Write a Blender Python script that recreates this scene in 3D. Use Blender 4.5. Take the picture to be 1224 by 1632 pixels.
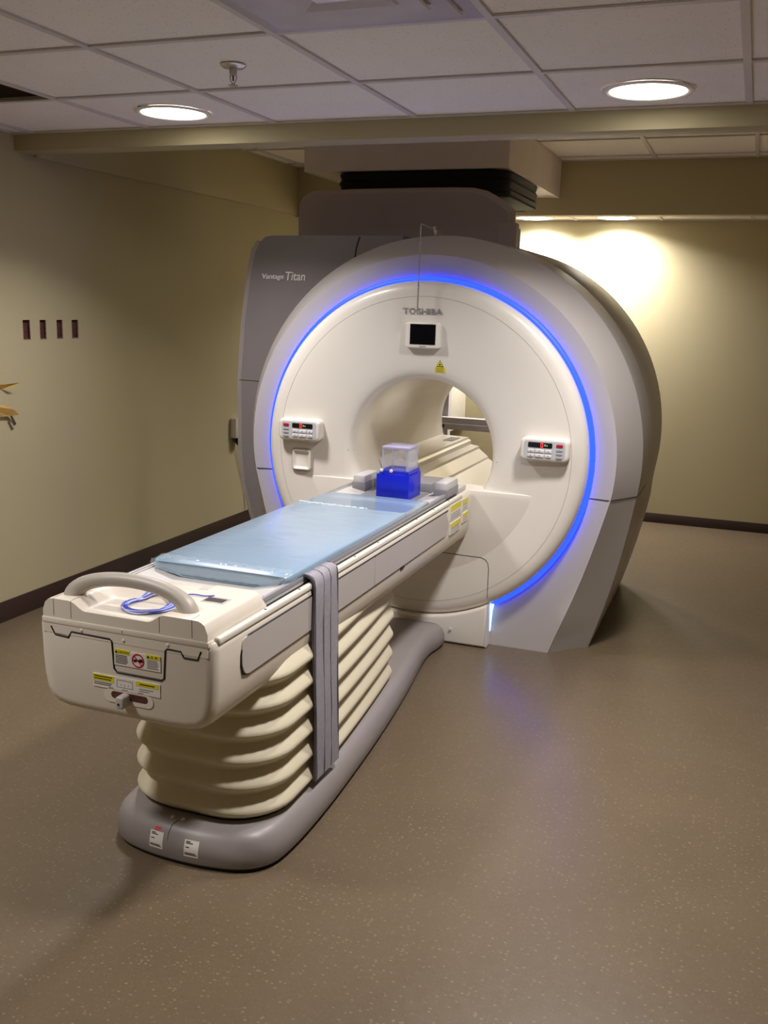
import bpy, bmesh, math, random
from mathutils import Vector, Matrix
random.seed(7)
S = bpy.context.scene
for o in list(bpy.data.objects): bpy.data.objects.remove(o)
COL = S.collection
PI = math.pi

# ------------------------------------------------------------------ camera
YAW, PITCH, ROLL, FPX, CAMH = math.radians(20.3287), math.radians(11.9133), math.radians(1.6766), 1550.25, 1.6
cd = bpy.data.cameras.new('camera'); cam = bpy.data.objects.new('camera', cd); COL.objects.link(cam)
fw = Vector((-math.sin(YAW)*math.cos(PITCH), math.cos(YAW)*math.cos(PITCH), -math.sin(PITCH)))
rt = Vector((math.cos(YAW), math.sin(YAW), 0)); up = rt.cross(fw)
r2 = rt*math.cos(ROLL)+up*math.sin(ROLL); u2 = up*math.cos(ROLL)-rt*math.sin(ROLL)
M = Matrix((r2, u2, -fw)).transposed().to_4x4(); M.translation = Vector((0, 0, CAMH))
cam.matrix_world = M
cd.sensor_fit = 'HORIZONTAL'; cd.sensor_width = 36; cd.lens = FPX*36/1224; cd.clip_start = .02
S.camera = cam
# ------------------------------------------------------------------ world, exposure
w = bpy.data.worlds.new('world'); S.world = w; w.use_nodes = True
w.node_tree.nodes['Background'].inputs[0].default_value = (.5, .47, .42, 1)
w.node_tree.nodes['Background'].inputs[1].default_value = .05
S.view_settings.view_transform = 'Standard'; S.view_settings.look = 'None'
S.cycles.max_bounces = 16; S.cycles.diffuse_bounces = 9
S.view_settings.exposure = 0.0; S.view_settings.gamma = 1; S.view_settings.use_curve_mapping = False
LAMP_W = 21.0          # power of one recessed ceiling lamp
LAMP_COL = (1, .96, .96)
REAR_W = 30.0
REAR_SPREAD = math.radians(150)
LAMP_SPREAD = math.radians(128)

# ------------------------------------------------------------------ materials
def lin(c):
    return tuple(((x/255)/12.92 if x/255 <= .04045 else ((x/255+.055)/1.055)**2.4) for x in c)
def mat(name, col, rough=.5, metal=0, var=.04, scale=6, bump=0, bscale=200, coat=0, spec=.5):
    m = bpy.data.materials.new(name); m.use_nodes = True; nt = m.node_tree; N = nt.nodes; L = nt.links
    b = N['Principled BSDF']; c = lin(col)
    b.inputs['Roughness'].default_value = rough; b.inputs['Metallic'].default_value = metal
    b.inputs['Coat Weight'].default_value = coat; b.inputs['Coat Roughness'].default_value = .08
    b.inputs['Specular IOR Level'].default_value = spec
    tc = N.new('ShaderNodeTexCoord')
    n = N.new('ShaderNodeTexNoise'); n.inputs['Scale'].default_value = scale; n.inputs['Detail'].default_value = 4
    L.new(tc.outputs['Object'], n.inputs['Vector'])
    r = N.new('ShaderNodeValToRGB'); r.color_ramp.elements[0].position = .3; r.color_ramp.elements[1].position = .7
    r.color_ramp.elements[0].color = (*[x*(1-var) for x in c], 1); r.color_ramp.elements[1].color = (*[min(1, x*(1+var)) for x in c], 1)
    L.new(n.outputs['Fac'], r.inputs['Fac']); L.new(r.outputs['Color'], b.inputs['Base Color'])
    if bump:
        n2 = N.new('ShaderNodeTexNoise'); n2.inputs['Scale'].default_value = bscale; n2.inputs['Detail'].default_value = 3
        L.new(tc.outputs['Object'], n2.inputs['Vector'])
        bp = N.new('ShaderNodeBump'); bp.inputs['Strength'].default_value = bump; bp.inputs['Distance'].default_value = .005
        L.new(n2.outputs['Fac'], bp.inputs['Height']); L.new(bp.outputs['Normal'], b.inputs['Normal'])
    return m
def emis(name, col, strength):
    m = bpy.data.materials.new(name); m.use_nodes = True; b = m.node_tree.nodes['Principled BSDF']
    b.inputs['Base Color'].default_value = (*col, 1); b.inputs['Emission Color'].default_value = (*col, 1)
    b.inputs['Emission Strength'].default_value = strength
    return m
def glassm(name, col, rough=.02, ior=1.45):
    m = bpy.data.materials.new(name); m.use_nodes = True; b = m.node_tree.nodes['Principled BSDF']
    b.inputs['Base Color'].default_value = (*lin(col), 1); b.inputs['Roughness'].default_value = rough
    b.inputs['Transmission Weight'].default_value = 1; b.inputs['IOR'].default_value = ior
    return m
def floor_mat():
    m = mat('vinyl_floor', (101, 87, 68), .3, var=.05, scale=3, spec=.45)
    nt = m.node_tree; N = nt.nodes; L = nt.links; b = N['Principled BSDF']
    src = b.inputs['Base Color'].links[0].from_socket
    tc = [n for n in N if n.type == 'TEX_COORD'][0]
    def flecks(scale, lo, hi, colr, stretch):
        global_m = N.new('ShaderNodeMapping'); global_m.inputs['Scale'].default_value = stretch
        L.new(tc.outputs['Object'], global_m.inputs['Vector'])
        v = N.new('ShaderNodeTexVoronoi'); v.inputs['Scale'].default_value = scale; v.inputs['Randomness'].default_value = 1
        L.new(global_m.outputs['Vector'], v.inputs['Vector'])
        cr = N.new('ShaderNodeValToRGB'); cr.color_ramp.elements[0].position = lo; cr.color_ramp.elements[1].position = hi
        cr.color_ramp.elements[0].color = (1, 1, 1, 1); cr.color_ramp.elements[1].color = (0, 0, 0, 1)
        L.new(v.outputs['Distance'], cr.inputs['Fac'])
        return cr.outputs['Color'], v.outputs['Color']
    out = src
    for scale, lo, hi, colr, st, k in ((60, .2, .28, (146, 130, 106), (1, 1.6, 1), .5), (75, .18, .28, (88, 70, 56), (1.5, 1, 1), .4), (150, .2, .4, (128, 111, 90), (1, 1, 1), .35)):
        f, c = flecks(scale, lo, hi, colr, st)
        sx = N.new('ShaderNodeSeparateColor'); L.new(c, sx.inputs['Color'])
        gt = N.new('ShaderNodeMath'); gt.operation = 'GREATER_THAN'; gt.inputs[1].default_value = .62; L.new(sx.outputs['Red'], gt.inputs[0])
        mu = N.new('ShaderNodeMath'); mu.operation = 'MULTIPLY'; L.new(gt.outputs[0], mu.inputs[0]); L.new(f, mu.inputs[1])
        mk = N.new('ShaderNodeMath'); mk.operation = 'MULTIPLY'; mk.inputs[1].default_value = k; L.new(mu.outputs[0], mk.inputs[0])
        mx = N.new('ShaderNodeMix'); mx.data_type = 'RGBA'; L.new(mk.outputs[0], mx.inputs['Factor'])
        L.new(out, mx.inputs['A']); mx.inputs['B'].default_value = (*lin(colr), 1)
        out = mx.outputs['Result']
    L.new(out, b.inputs['Base Color'])
    n2 = N.new('ShaderNodeTexNoise'); n2.inputs['Scale'].default_value = 35; L.new(tc.outputs['Object'], n2.inputs['Vector'])
    mr = N.new('ShaderNodeMapRange'); mr.inputs['To Min'].default_value = .26; mr.inputs['To Max'].default_value = .4
    L.new(n2.outputs['Fac'], mr.inputs['Value']); L.new(mr.outputs['Result'], b.inputs['Roughness'])
    return m
def tile_mat():
    m = mat('ceiling_tile', (246, 240, 236), .9, var=.02, scale=3, bump=.25, bscale=120)
    nt = m.node_tree; N = nt.nodes; L = nt.links; b = N['Principled BSDF']
    src = b.inputs['Base Color'].links[0].from_socket; tc = [n for n in N if n.type == 'TEX_COORD'][0]
    v = N.new('ShaderNodeTexVoronoi'); v.inputs['Scale'].default_value = 95; L.new(tc.outputs['Object'], v.inputs['Vector'])
    cr = N.new('ShaderNodeValToRGB'); cr.color_ramp.elements[0].position = .12; cr.color_ramp.elements[1].position = .22
    cr.color_ramp.elements[0].color = (.75, .75, .75, 1); cr.color_ramp.elements[1].color = (0, 0, 0, 1)
    L.new(v.outputs['Distance'], cr.inputs['Fac'])
    sx = N.new('ShaderNodeSeparateColor'); L.new(v.outputs['Color'], sx.inputs['Color'])
    gt = N.new('ShaderNodeMath'); gt.operation = 'GREATER_THAN'; gt.inputs[1].default_value = .6; L.new(sx.outputs['Green'], gt.inputs[0])
    mu = N.new('ShaderNodeMath'); mu.operation = 'MULTIPLY'; L.new(gt.outputs[0], mu.inputs[0]); L.new(cr.outputs['Color'], mu.inputs[1])
    mx = N.new('ShaderNodeMix'); mx.data_type = 'RGBA'; L.new(mu.outputs[0], mx.inputs['Factor']); L.new(src, mx.inputs['A'])
    mx.inputs['B'].default_value = (*lin((150, 132, 116)), 1); L.new(mx.outputs['Result'], b.inputs['Base Color'])
    return m
K = dict(
    floor=floor_mat(), tile=tile_mat(),
    wall=mat('olive_wall_paint', (178, 167, 131), .6, var=.03, scale=1.5, bump=.06, bscale=160),
    base_board=mat('brown_vinyl_baseboard', (58, 42, 36), .4),
    grid=mat('grid_paint', (212, 204, 204), .5),
    lamp_trim=mat('white_lamp_trim', (235, 230, 224), .3),
    lens=emis('lamp_lens', (1, .95, .88), 16),
    white=mat('gantry_white', (228, 222, 212), .28, var=.012, scale=2, coat=.25),
    cover=mat('gantry_cover_white', (184, 178, 174), .38, var=.012, scale=2),
    grey=mat('side_cover_grey', (126, 119, 120), .45, var=.02),
    greylight=mat('side_trim_grey', (214, 206, 204), .45, var=.02),
    turret=mat('turret_grey', (188, 177, 180), .55, var=.03),
    duct=mat('duct_paint', (244, 234, 232), .6, var=.03),
    black=mat('black_rubber', (14, 13, 14), .5, var=.1),
    cloth_black=mat('black_fabric', (26, 25, 28), .75, var=.25, scale=25, bump=.6, bscale=30),
    seam=mat('dark_seam', (62, 56, 52), .7),
    seaml=mat('light_seam', (160, 152, 142), .7),
    led=emis('blue_led', (.008, .030, 1), 4.6),
    leak=emis('leak_glow', (.35, .6, 1), 2.5),
    tbody=mat('table_cream', (222, 212, 196), .38, var=.02, scale=3),
    tpanel=mat('table_panel_grey', (186, 178, 172), .45, var=.02),
    tbase=mat('table_base_grey', (142, 134, 131), .4, var=.03),
    bellow=mat('bellows_cream', (214, 204, 176), .55, var=.03),
    tray=mat('tray_grey', (196, 192, 186), .4, var=.02),
    rail=mat('rail_grey', (142, 140, 146), .35, var=.03),
    railc=mat('rail_cream', (232, 226, 212), .3),
    handle=mat('handle_grey', (176, 168, 156), .4),
    block=mat('connector_grey', (138, 136, 138), .5),
    blockl=mat('connector_light', (188, 186, 183), .4),
    screen=mat('black_screen', (8, 9, 14), .12),
    silver=mat('silver_letters', (150, 148, 152), .4, 0),
    letters=mat('white_letters', (226, 222, 222), .5),
    keypad=mat('keypad_grey', (190, 190, 194), .45),
    key=mat('key_light', (218, 216, 214), .4),
    keyd=mat('key_grey', (168, 168, 170), .4),
    red=mat('red_button', (176, 26, 52), .35),
    digit=emis('red_digit', (1, .03, .04), 2.5),
    digitg=emis('green_digit', (.3, .5, .25), .5),
    yellow=mat('yellow_label', (222, 208, 20), .5),
    paper=mat('white_label', (226, 220, 212), .5),
    ink=mat('label_ink', (34, 30, 30), .6),
    inkg=mat('label_ink_grey', (120, 114, 110), .6),
    redink=mat('red_ink', (190, 22, 40), .5),
    blue=mat('blue_plastic', (8, 30, 205), .35, var=.05),
    acrylic=None, lid=None,
    metal=mat('steel', (190, 186, 182), .3, .5),
    strut=mat('grey_strut', (176, 170, 170), .45, .1, var=.08),
    chrome=mat('chrome', (216, 212, 206), .2, .6),
    fold=mat('fold_glare', (236, 244, 248), .15, coat=.8),  # glossy white for the painted glare line on the wrap
    bulb=mat('red_bulb', (120, 20, 20), .2),
    cable=mat('blue_cable', (86, 98, 205), .35),
    cablec=mat('clear_tubing', (205, 210, 240), .2),
    strap=mat('strap_grey', (150, 145, 152), .75, var=.08, scale=60, bump=.12, bscale=300),
    strapd=mat('strap_edge', (92, 87, 95), .8),
    tape=mat('yellow_tape', (222, 190, 110), .6),
    taped=mat('brown_tape', (110, 82, 56), .7),
    hole=mat('torn_board', (128, 104, 92), .9, var=.35, scale=60, bump=.8, bscale=150),
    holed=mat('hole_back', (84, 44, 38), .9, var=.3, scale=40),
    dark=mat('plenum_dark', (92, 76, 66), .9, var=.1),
    diff=mat('diffuser_white', (242, 236, 244), .3),
    plug=mat('white_box', (206, 200, 180), .5),
)
def mat_mattress():
    m = mat('plastic_wrapped_mattress', (142, 166, 188), .32, var=.03, scale=4, coat=.7)
    nt = m.node_tree; N = nt.nodes; L = nt.links; b = N['Principled BSDF']; tc = [n for n in N if n.type == 'TEX_COORD'][0]
    mp = N.new('ShaderNodeMapping'); mp.inputs['Scale'].default_value = (5, 14, 5); mp.inputs['Rotation'].default_value = (0, 0, .35)
    L.new(tc.outputs['Object'], mp.inputs['Vector'])
    n = N.new('ShaderNodeTexNoise'); n.inputs['Scale'].default_value = 1.2; n.inputs['Detail'].default_value = 5; n.inputs['Distortion'].default_value = 1.2
    L.new(mp.outputs['Vector'], n.inputs['Vector'])
    bp = N.new('ShaderNodeBump'); bp.inputs['Strength'].default_value = .25; bp.inputs['Distance'].default_value = .012
    L.new(n.outputs['Fac'], bp.inputs['Height']); L.new(bp.outputs['Normal'], b.inputs['Coat Normal']); 
    return m
K['mattress'] = mat_mattress()
def mat_wrap():
    m = bpy.data.materials.new('clear_wrap'); m.use_nodes = True; b = m.node_tree.nodes['Principled BSDF']
    b.inputs['Base Color'].default_value = (.75, .86, .92, 1); b.inputs['Roughness'].default_value = .12
    b.inputs['Alpha'].default_value = .16; b.inputs['Specular IOR Level'].default_value = .9
    return m
K['wrap'] = mat_wrap()
def clear(name, col, alpha):
    m = bpy.data.materials.new(name); m.use_nodes = True; b = m.node_tree.nodes['Principled BSDF']
    b.inputs['Base Color'].default_value = (*lin(col), 1); b.inputs['Roughness'].default_value = .08; b.inputs['Alpha'].default_value = alpha
    b.inputs['Specular IOR Level'].default_value = .8
    return m
K['acrylic'] = clear('clear_acrylic', (225, 225, 240), .14); K['lid'] = clear('acrylic_lid', (196, 190, 226), .6); K['edge'] = clear('acrylic_edge', (214, 216, 226), .4)

# ------------------------------------------------------------------ mesh helpers
def root_of(o):
    while o.parent: o = o.parent
    return o
def obj(name, bm, m, parent=None, smooth=40, kind=None):
    bmesh.ops.recalc_face_normals(bm, faces=bm.faces)
    if parent is not None:
        off = root_of(parent).location
        bmesh.ops.translate(bm, verts=bm.verts, vec=-Vector(off))
    me = bpy.data.meshes.new(name); bm.to_mesh(me); bm.free()
    if smooth:
        for p in me.polygons: p.use_smooth = True
        me.set_sharp_from_angle(angle=math.radians(smooth))
    if isinstance(m, str): m = K[m]
    me.materials.append(m)
    o = bpy.data.objects.new(name, me); COL.objects.link(o)
    if parent is not None: o.parent = parent
    if kind: o['kind'] = kind
    return o
def thing(name, label, cat, loc, group=None):
    o = bpy.data.objects.new(name, None); COL.objects.link(o); o.location = loc; o.empty_display_size = .1
    o['label'] = label; o['category'] = cat
    if group: o['group'] = group
    return o
def tag(o, label, cat, group=None):
    o['label'] = label; o['category'] = cat
    if group: o['group'] = group
    return o
def struct(o, label, cat):
    o['kind'] = 'structure'; o['label'] = label; o['category'] = cat; return o
def NB(): return bmesh.new()
def abox(bm, x0, x1, y0, y1, z0, z1, bev=0, seg=2):
    r = bmesh.ops.create_cube(bm, size=1)
    vs = r['verts']
    for v in vs:
        v.co = Vector((x0+(v.co.x+.5)*(x1-x0), y0+(v.co.y+.5)*(y1-y0), z0+(v.co.z+.5)*(z1-z0)))
    if bev:
        es = list({e for v in vs for e in v.link_edges})
        bmesh.ops.bevel(bm, geom=es, offset=bev, segments=seg, profile=.5, affect='EDGES')
    return bm
def box(name, x0, x1, y0, y1, z0, z1, m, parent=None, bev=0, seg=2, kind=None):
    return obj(name, abox(NB(), x0, x1, y0, y1, z0, z1, bev, seg), m, parent, kind=kind)
def loft(bm, loops, cap0=True, cap1=True, closed=True):
    rows = [[bm.verts.new(p) for p in lp] for lp in loops]
    n = len(rows[0])
    for a, b in zip(rows, rows[1:]):
        for i in range(n if closed else n-1):
            j = (i+1) % n
            bm.faces.new((a[i], a[j], b[j], b[i]))
    if cap0: bm.faces.new(rows[0])
    if cap1: bm.faces.new(rows[-1][::-1])
    return rows
def inset_loop(pts, d):
    # inset a closed 2-D loop (list of (a,b)) by d towards its inside
    n = len(pts); A = sum(pts[i][0]*pts[(i+1) % n][1]-pts[(i+1) % n][0]*pts[i][1] for i in range(n)); s = 1 if A > 0 else -1
    out = []
    for i in range(n):
        p0 = Vector(pts[i-1]); p1 = Vector(pts[i]); p2 = Vector(pts[(i+1) % n])
        e1 = (p1-p0).normalized() if (p1-p0).length > 1e-9 else Vector((1, 0)); e2 = (p2-p1).normalized() if (p2-p1).length > 1e-9 else e1
        n1 = Vector((-e1.y, e1.x))*s; n2 = Vector((-e2.y, e2.x))*s
        nn = n1+n2; nn = nn/max(.3, nn.length_squared/2) if nn.length > 1e-6 else n1
        out.append(tuple(p1+nn*d))
    return out
def rrect(cx, cy, w, h, r, seg=5):
    pts = []
    for qx, qy, a0 in ((1, 1, 0), (-1, 1, 90), (-1, -1, 180), (1, -1, 270)):
        for k in range(seg+1):
            a = math.radians(a0+90*k/seg)
            pts.append((cx+qx*(w/2-r)+r*math.cos(a), cy+qy*(h/2-r)+r*math.sin(a)))
    return pts
def plateY(name, pts, y0, y1, m, parent=None, bev=0, kind=None, smooth=40):
    """solid plate in the XZ plane from front y0 to back y1, with a rounded front edge"""
    bm = NB()
    loops = []
    if bev:
        for t in (0, .3, .65, 1):
            a = t*PI/2
            q = inset_loop(pts, bev*(1-math.sin(a)))
            loops.append([(x, y0+bev*(1-math.cos(a)), z) for x, z in q])
    else: loops.append([(x, y0, z) for x, z in pts])
    loops.append([(x, y1, z) for x, z in pts])
    loft(bm, loops)
    return obj(name, bm, m, parent, kind=kind, smooth=smooth)
def tube(bm, path, r, n=8, closed=False, cap=True, flat=None):
    P = [Vector(p) for p in path]; m = len(P); loops = []
    up = Vector((0, 0, 1)); prev = None
    for i, p in enumerate(P):
        t = (P[(i+1) % m]-P[i-1]) if closed else (P[min(i+1, m-1)]-P[max(i-1, 0)])
        t.normalize()
        ref = prev if prev is not None else (up if abs(t.z) < .9 else Vector((1, 0, 0)))
        a = ref-t*ref.dot(t)
        if a.length < 1e-6: a = Vector((1, 0, 0))-t*t.x
        a.normalize(); b = t.cross(a); prev = a
        rr = r[i] if isinstance(r, (list, tuple)) else r
        loops.append([p+(a*math.cos(2*PI*k/n)+b*math.sin(2*PI*k/n))*rr for k in range(n)])
    if closed: loft(bm, loops+[loops[0]], False, False); bmesh.ops.remove_doubles(bm, verts=bm.verts, dist=1e-6)
    else: loft(bm, loops, cap, cap)
    return bm
def lathe(bm, prof, c, axis='Z', n=48, closed_prof=False):
    """prof: list of (r, h) around axis through c"""
    loops = []
    for k in range(n):
        a = 2*PI*k/n; row = []
        for r, h in prof:
            x, y = r*math.cos(a), r*math.sin(a)
            row.append((c[0]+x, c[1]+y, c[2]+h) if axis == 'Z' else (c[0]+x, h, c[2]+y))
        loops.append(row)
    rows = [[bm.verts.new(p) for p in lp] for lp in loops]
    m = len(prof)
    for i in range(n):
        a, b = rows[i], rows[(i+1) % n]
        for j in range(m if closed_prof else m-1):
            jj = (j+1) % m
            bm.faces.new((a[j], b[j], b[jj], a[jj]))
    bmesh.ops.remove_doubles(bm, verts=bm.verts, dist=1e-6)
    return bm
DG = None
def text_bm(s, size, font_shear=0, bold=0, extrude=.0):
    cu = bpy.data.curves.new('t', 'FONT'); cu.body = s; cu.size = size; cu.shear = font_shear; cu.offset = bold; cu.extrude = extrude
    cu.resolution_u = 3; cu.align_x = 'CENTER'; cu.align_y = 'CENTER'
    o = bpy.data.objects.new('t', cu); COL.objects.link(o)
    dg = bpy.context.evaluated_depsgraph_get(); me = bpy.data.meshes.new_from_object(o.evaluated_get(dg))
    bm = NB(); bm.from_mesh(me); bpy.data.objects.remove(o); bpy.data.curves.remove(cu); bpy.data.meshes.remove(me)
    return bm
def fit_text(s, width, height, **kw):
    bm = text_bm(s, 1, **kw)
    if not bm.verts: return bm
    xs = [v.co.x for v in bm.verts]; ys = [v.co.y for v in bm.verts]
    sx = width/(max(xs)-min(xs)); sy = height/(max(ys)-min(ys)); cx = (max(xs)+min(xs))/2; cy = (max(ys)+min(ys))/2
    for v in bm.verts: v.co = Vector(((v.co.x-cx)*sx, (v.co.y-cy)*sy, v.co.z))
    return bm
def put_xz(bm, x, y, z):
    for v in bm.verts: v.co = Vector((x+v.co.x, y-v.co.z, z+v.co.y))
    return bm

# ------------------------------------------------------------------ the room
XL, XR, YF, YB = -3.389, 1.75, -1.6, 7.76
ZC, ZB, ZP, ZR = 2.35, 2.275, 2.61, 2.285         # front ceiling, beam bottom, pocket ceiling, rear ceiling
YBM0, YBM1, YP = 3.945, 4.076, 7.0
TW = .633; GX0 = -2.005; GY0 = 2.68
struct(box('floor', XL-.15, XR+.15, YF-.15, YB+.15, -.1, 0, 'floor'), 'tan speckled vinyl sheet floor', 'floor')
# left wall with four cut-outs
HOLES = [(3.943, 3.995, 1.386, 1.486), (4.066, 4.114, 1.386, 1.484), (4.195, 4.242, 1.388, 1.484), (4.316, 4.369, 1.392, 1.485)]
bm = NB()
ys = sorted({YF-.15, YB+.15, *[h[0] for h in HOLES], *[h[1] for h in HOLES]}); zs = [0, 1.388, 1.485, 2.7]
D = .017
def q4(bm, a, b, c, d): bm.faces.new([bm.verts.new(p) for p in (a, b, c, d)])
for i in range(len(ys)-1):
    for j in range(3):
        if j == 1 and any(abs(ys[i]-h[0]) < 1e-6 for h in HOLES):
            continue
        q4(bm, (XL, ys[i], zs[j]), (XL, ys[i+1], zs[j]), (XL, ys[i+1], zs[j+1]), (XL, ys[i], zs[j+1]))
q4(bm, (XL-.15, YF-.15, 0), (XL-.15, YB+.15, 0), (XL-.15, YB+.15, 2.7), (XL-.15, YF-.15, 2.7))
q4(bm, (XL-.15, YF-.15, 2.7), (XL-.15, YB+.15, 2.7), (XL, YB+.15, 2.7), (XL, YF-.15, 2.7))
bmesh.ops.remove_doubles(bm, verts=bm.verts, dist=1e-6)
wl = struct(obj('wall_left', bm, 'wall', smooth=0), 'olive painted wall with four small cut-outs beside the scanner', 'wall')
for i, h in enumerate(HOLES):      # cut-out lined with torn board, ragged paper at its rim
    bm = NB(); y0, y1, z0, z1 = h[0], h[1], 1.388, 1.485
    abox(bm, XL-D-.004, XL-D, y0, y1, z0, z1); abox(bm, XL-D, XL-.0005, y1, y1+.002, z0, z1); abox(bm, XL-D, XL-.0005, y0-.002, y0, z0, z1)
    abox(bm, XL-D, XL-.0005, y0, y1, z0-.002, z0); abox(bm, XL-D, XL-.0005, y0, y1, z1, z1+.002)
    ho = obj('cutout_lining', bm, 'holed', wl, smooth=0)
    bm = NB()
    for e in range(7):
        y = y0+(y1-y0)*(e+.5)/7; d = random.uniform(.001, .009); abox(bm, XL-.006, XL-.001, y-.0038, y+.0038, z0, z0+d)
    for e in range(10):
        z = z0+.0095*e; d = random.uniform(.0005, .0045); abox(bm, XL-.006, XL-.001, y0, y0+d, z, z+.0095)
        d = random.uniform(.0005, .0035); abox(bm, XL-.006, XL-.001, y1-d, y1, z, z+.0095)
    obj('ragged_edge', bm, 'hole', ho, smooth=0)
struct(box('wall_back', XL-.15, XR+.15, YB, YB+.15, 0, 2.7, 'wall'), 'olive painted wall behind the scanner', 'wall')
struct(box('wall_right', XR, XR+.15, YF-.15, YB+.15, 0, 2.7, 'wall'), 'olive painted wall on the open floor side', 'wall')
struct(box('wall_front', XL-.15, XR+.15, YF-.15, YF, 0, 2.7, 'wall'), 'olive painted wall facing the end of the table', 'wall')
struct(box('baseboard_left', XL, XL+.008, YF, YB, 0, .105, 'base_board', bev=.002), 'dark brown vinyl baseboard along the wall with cut-outs', 'baseboard')
struct(box('baseboard_back', XL+.008, XR-.008, YB-.008, YB, 0, .075, 'base_board', bev=.002), 'dark brown vinyl baseboard along the wall behind the scanner', 'baseboard')
struct(box('baseboard_right', XR-.008, XR, YF, YB, 0, .1, 'base_board', bev=.002), 'dark brown vinyl baseboard on the open floor side', 'baseboard')
# beam and ceiling pocket
struct(box('trim_1', XL, XR, YBM0, YBM1, ZB, ZP+.05, 'wall', bev=.003), 'shallow olive beam across the ceiling in front of the scanner', 'beam')
struct(box('trim_2', XL, XR, YP, YP+.12, 2.254, ZP+.05, 'wall', bev=.003), 'olive drop face behind the raised ceiling over the scanner', 'beam')
struct(box('trim_3', XL, XL+.022, YBM1, YP, 2.265, ZP, 'wall', bev=.003), 'olive soffit strip along the top of the wall with cut-outs', 'soffit')
# ceiling: backing slab, grid and single tiles
ceil = struct(box('ceiling', XL-.15, XR+.15, YF-.15, YB+.15, 2.72, 2.82, 'dark'), 'suspended ceiling of square speckled tiles in a grid', 'ceiling')
gx = [GX0+TW*k for k in range(-3, 7)]; gx = [x for x in gx if XL+.03 < x < XR-.03]
def grid_field(z, y0, y1, gys, skip=(), lamp_cells=(), bmg=None):
    xs = [XL]+gx+[XR]; ys = [y0]+gys+[y1]; hw = .012
    for x in gx: abox(bmg, x-hw, x+hw, y0, y1, z-.001, z+.006)
    for y in gys: abox(bmg, XL, XR, y-hw, y+hw, z-.0006, z+.0055)
    abox(bmg, XL, XL+.018, y0, y1, z-.0008, z+.005); abox(bmg, XR-.018, XR, y0, y1, z-.0008, z+.005)
    abox(bmg, XL, XR, y0, y0+.018, z-.0007, z+.005); abox(bmg, XL, XR, y1-.018, y1, z-.0007, z+.005)
    cache = {}
    for i in range(len(xs)-1):
        for j in range(len(ys)-1):
            cx, cy = (xs[i]+xs[i+1])/2, (ys[j]+ys[j+1])/2
            if any(abs(cx-a) < .05 and abs(cy-b) < .05 for a, b in skip): continue
            wd, dp = xs[i+1]-xs[i]-.004, ys[j+1]-ys[j]-.004
            lamp = any(abs(cx-a) < .2 and abs(cy-b) < .25 for a, b in lamp_cells)
            key = (round(wd, 3), round(dp, 3), lamp)
            if key not in cache:
                b2 = NB()
                if lamp:       # tile with the round opening of a lamp
                    n = 32; rows = []
                    for zz in (0, .012):
                        out = []; inn = []
                        for k in range(n):
                            a = 2*PI*k/n+PI/4; c, s = math.cos(a), math.sin(a); f = 1/max(abs(c), abs(s))
                            out.append(b2.verts.new((c*f*wd/2, s*f*dp/2, zz))); inn.append(b2.verts.new((c*.135, s*.135, zz)))
                        rows.append((out, inn))
                    for k in range(n):
                        l = (k+1) % n
                        b2.faces.new((rows[0][0][k], rows[0][0][l], rows[0][1][l], rows[0][1][k]))
                        b2.faces.new((rows[1][0][k], rows[1][1][k], rows[1][1][l], rows[1][0][l]))
                        b2.faces.new((rows[0][1][k], rows[0][1][l], rows[1][1][l], rows[1][1][k]))
                        b2.faces.new((rows[0][0][k], rows[1][0][k], rows[1][0][l], rows[0][0][l]))
                else: abox(b2, -wd/2, wd/2, -dp/2, dp/2, 0, .012)
                bmesh.ops.recalc_face_normals(b2, faces=b2.faces)
                me = bpy.data.meshes.new('tile'); b2.to_mesh(me); b2.free(); me.materials.append(K['tile']); cache[key] = me
            o = bpy.data.objects.new('tile', cache[key]); COL.objects.link(o); o.parent = ceil; o.location = (cx, cy, z+.0065)
gyf = [GY0+TW*k for k in range(-6, 2)]
LAMPS = [(-2.32, 3.645, ZC), (-.43, 3.645, ZC), (-2.32, 1.1, ZC), (-.43, 2.34, ZC)]
RLAMPS = [(-1.645, 7.5, ZR), (-1.04, 7.5, ZR)]
bmg = NB()
grid_field(ZC, YF, YBM0, gyf, skip=[(-1.0555, GY0-TW/2), (GX0-1.5*TW, GY0+TW/2)], lamp_cells=[(a, b) for a, b, c in LAMPS], bmg=bmg)
grid_field(ZP, YBM1, YP, [4.3+TW*k for k in range(5)], bmg=bmg)
grid_field(ZR, YP+.12, YB, [], lamp_cells=[], bmg=bmg, skip=[(GX0+.5*TW, 7.44), (GX0+1.5*TW, 7.44)])
obj('grid_bars', bmg, 'grid', ceil)
for i in (0, 1):       # rear tiles that hold lamps
    x0, x1 = GX0+TW*i, GX0+TW*(i+1); lx, ly, lz = RLAMPS[i]
    b2 = NB(); n = 32; o_ = []; i_ = []
    for zz in (ZR+.0065, ZR+.018):
        for k in range(n):
            a = 2*PI*k/n; c, s = math.cos(a), math.sin(a)
            px = min(max(lx+c*.5, x0+.002), x1-.002); py = min(max(ly+s*.5, YP+.122), YB-.002)
            o_.append(b2.verts.new((px, py, zz))); i_.append(b2.verts.new((lx+c*.135, ly+s*.135, zz)))
    for k in range(n):
        l = (k+1) % n
        b2.faces.new((o_[k], o_[l], i_[l], i_[k])); b2.faces.new((o_[n+k], i_[n+k], i_[n+l], o_[n+l]))
        b2.faces.new((i_[k], i_[l], i_[n+l], i_[n+k])); b2.faces.new((o_[k], o_[n+k], o_[n+l], o_[l]))
    obj('tile', b2, 'tile', ceil)
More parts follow.
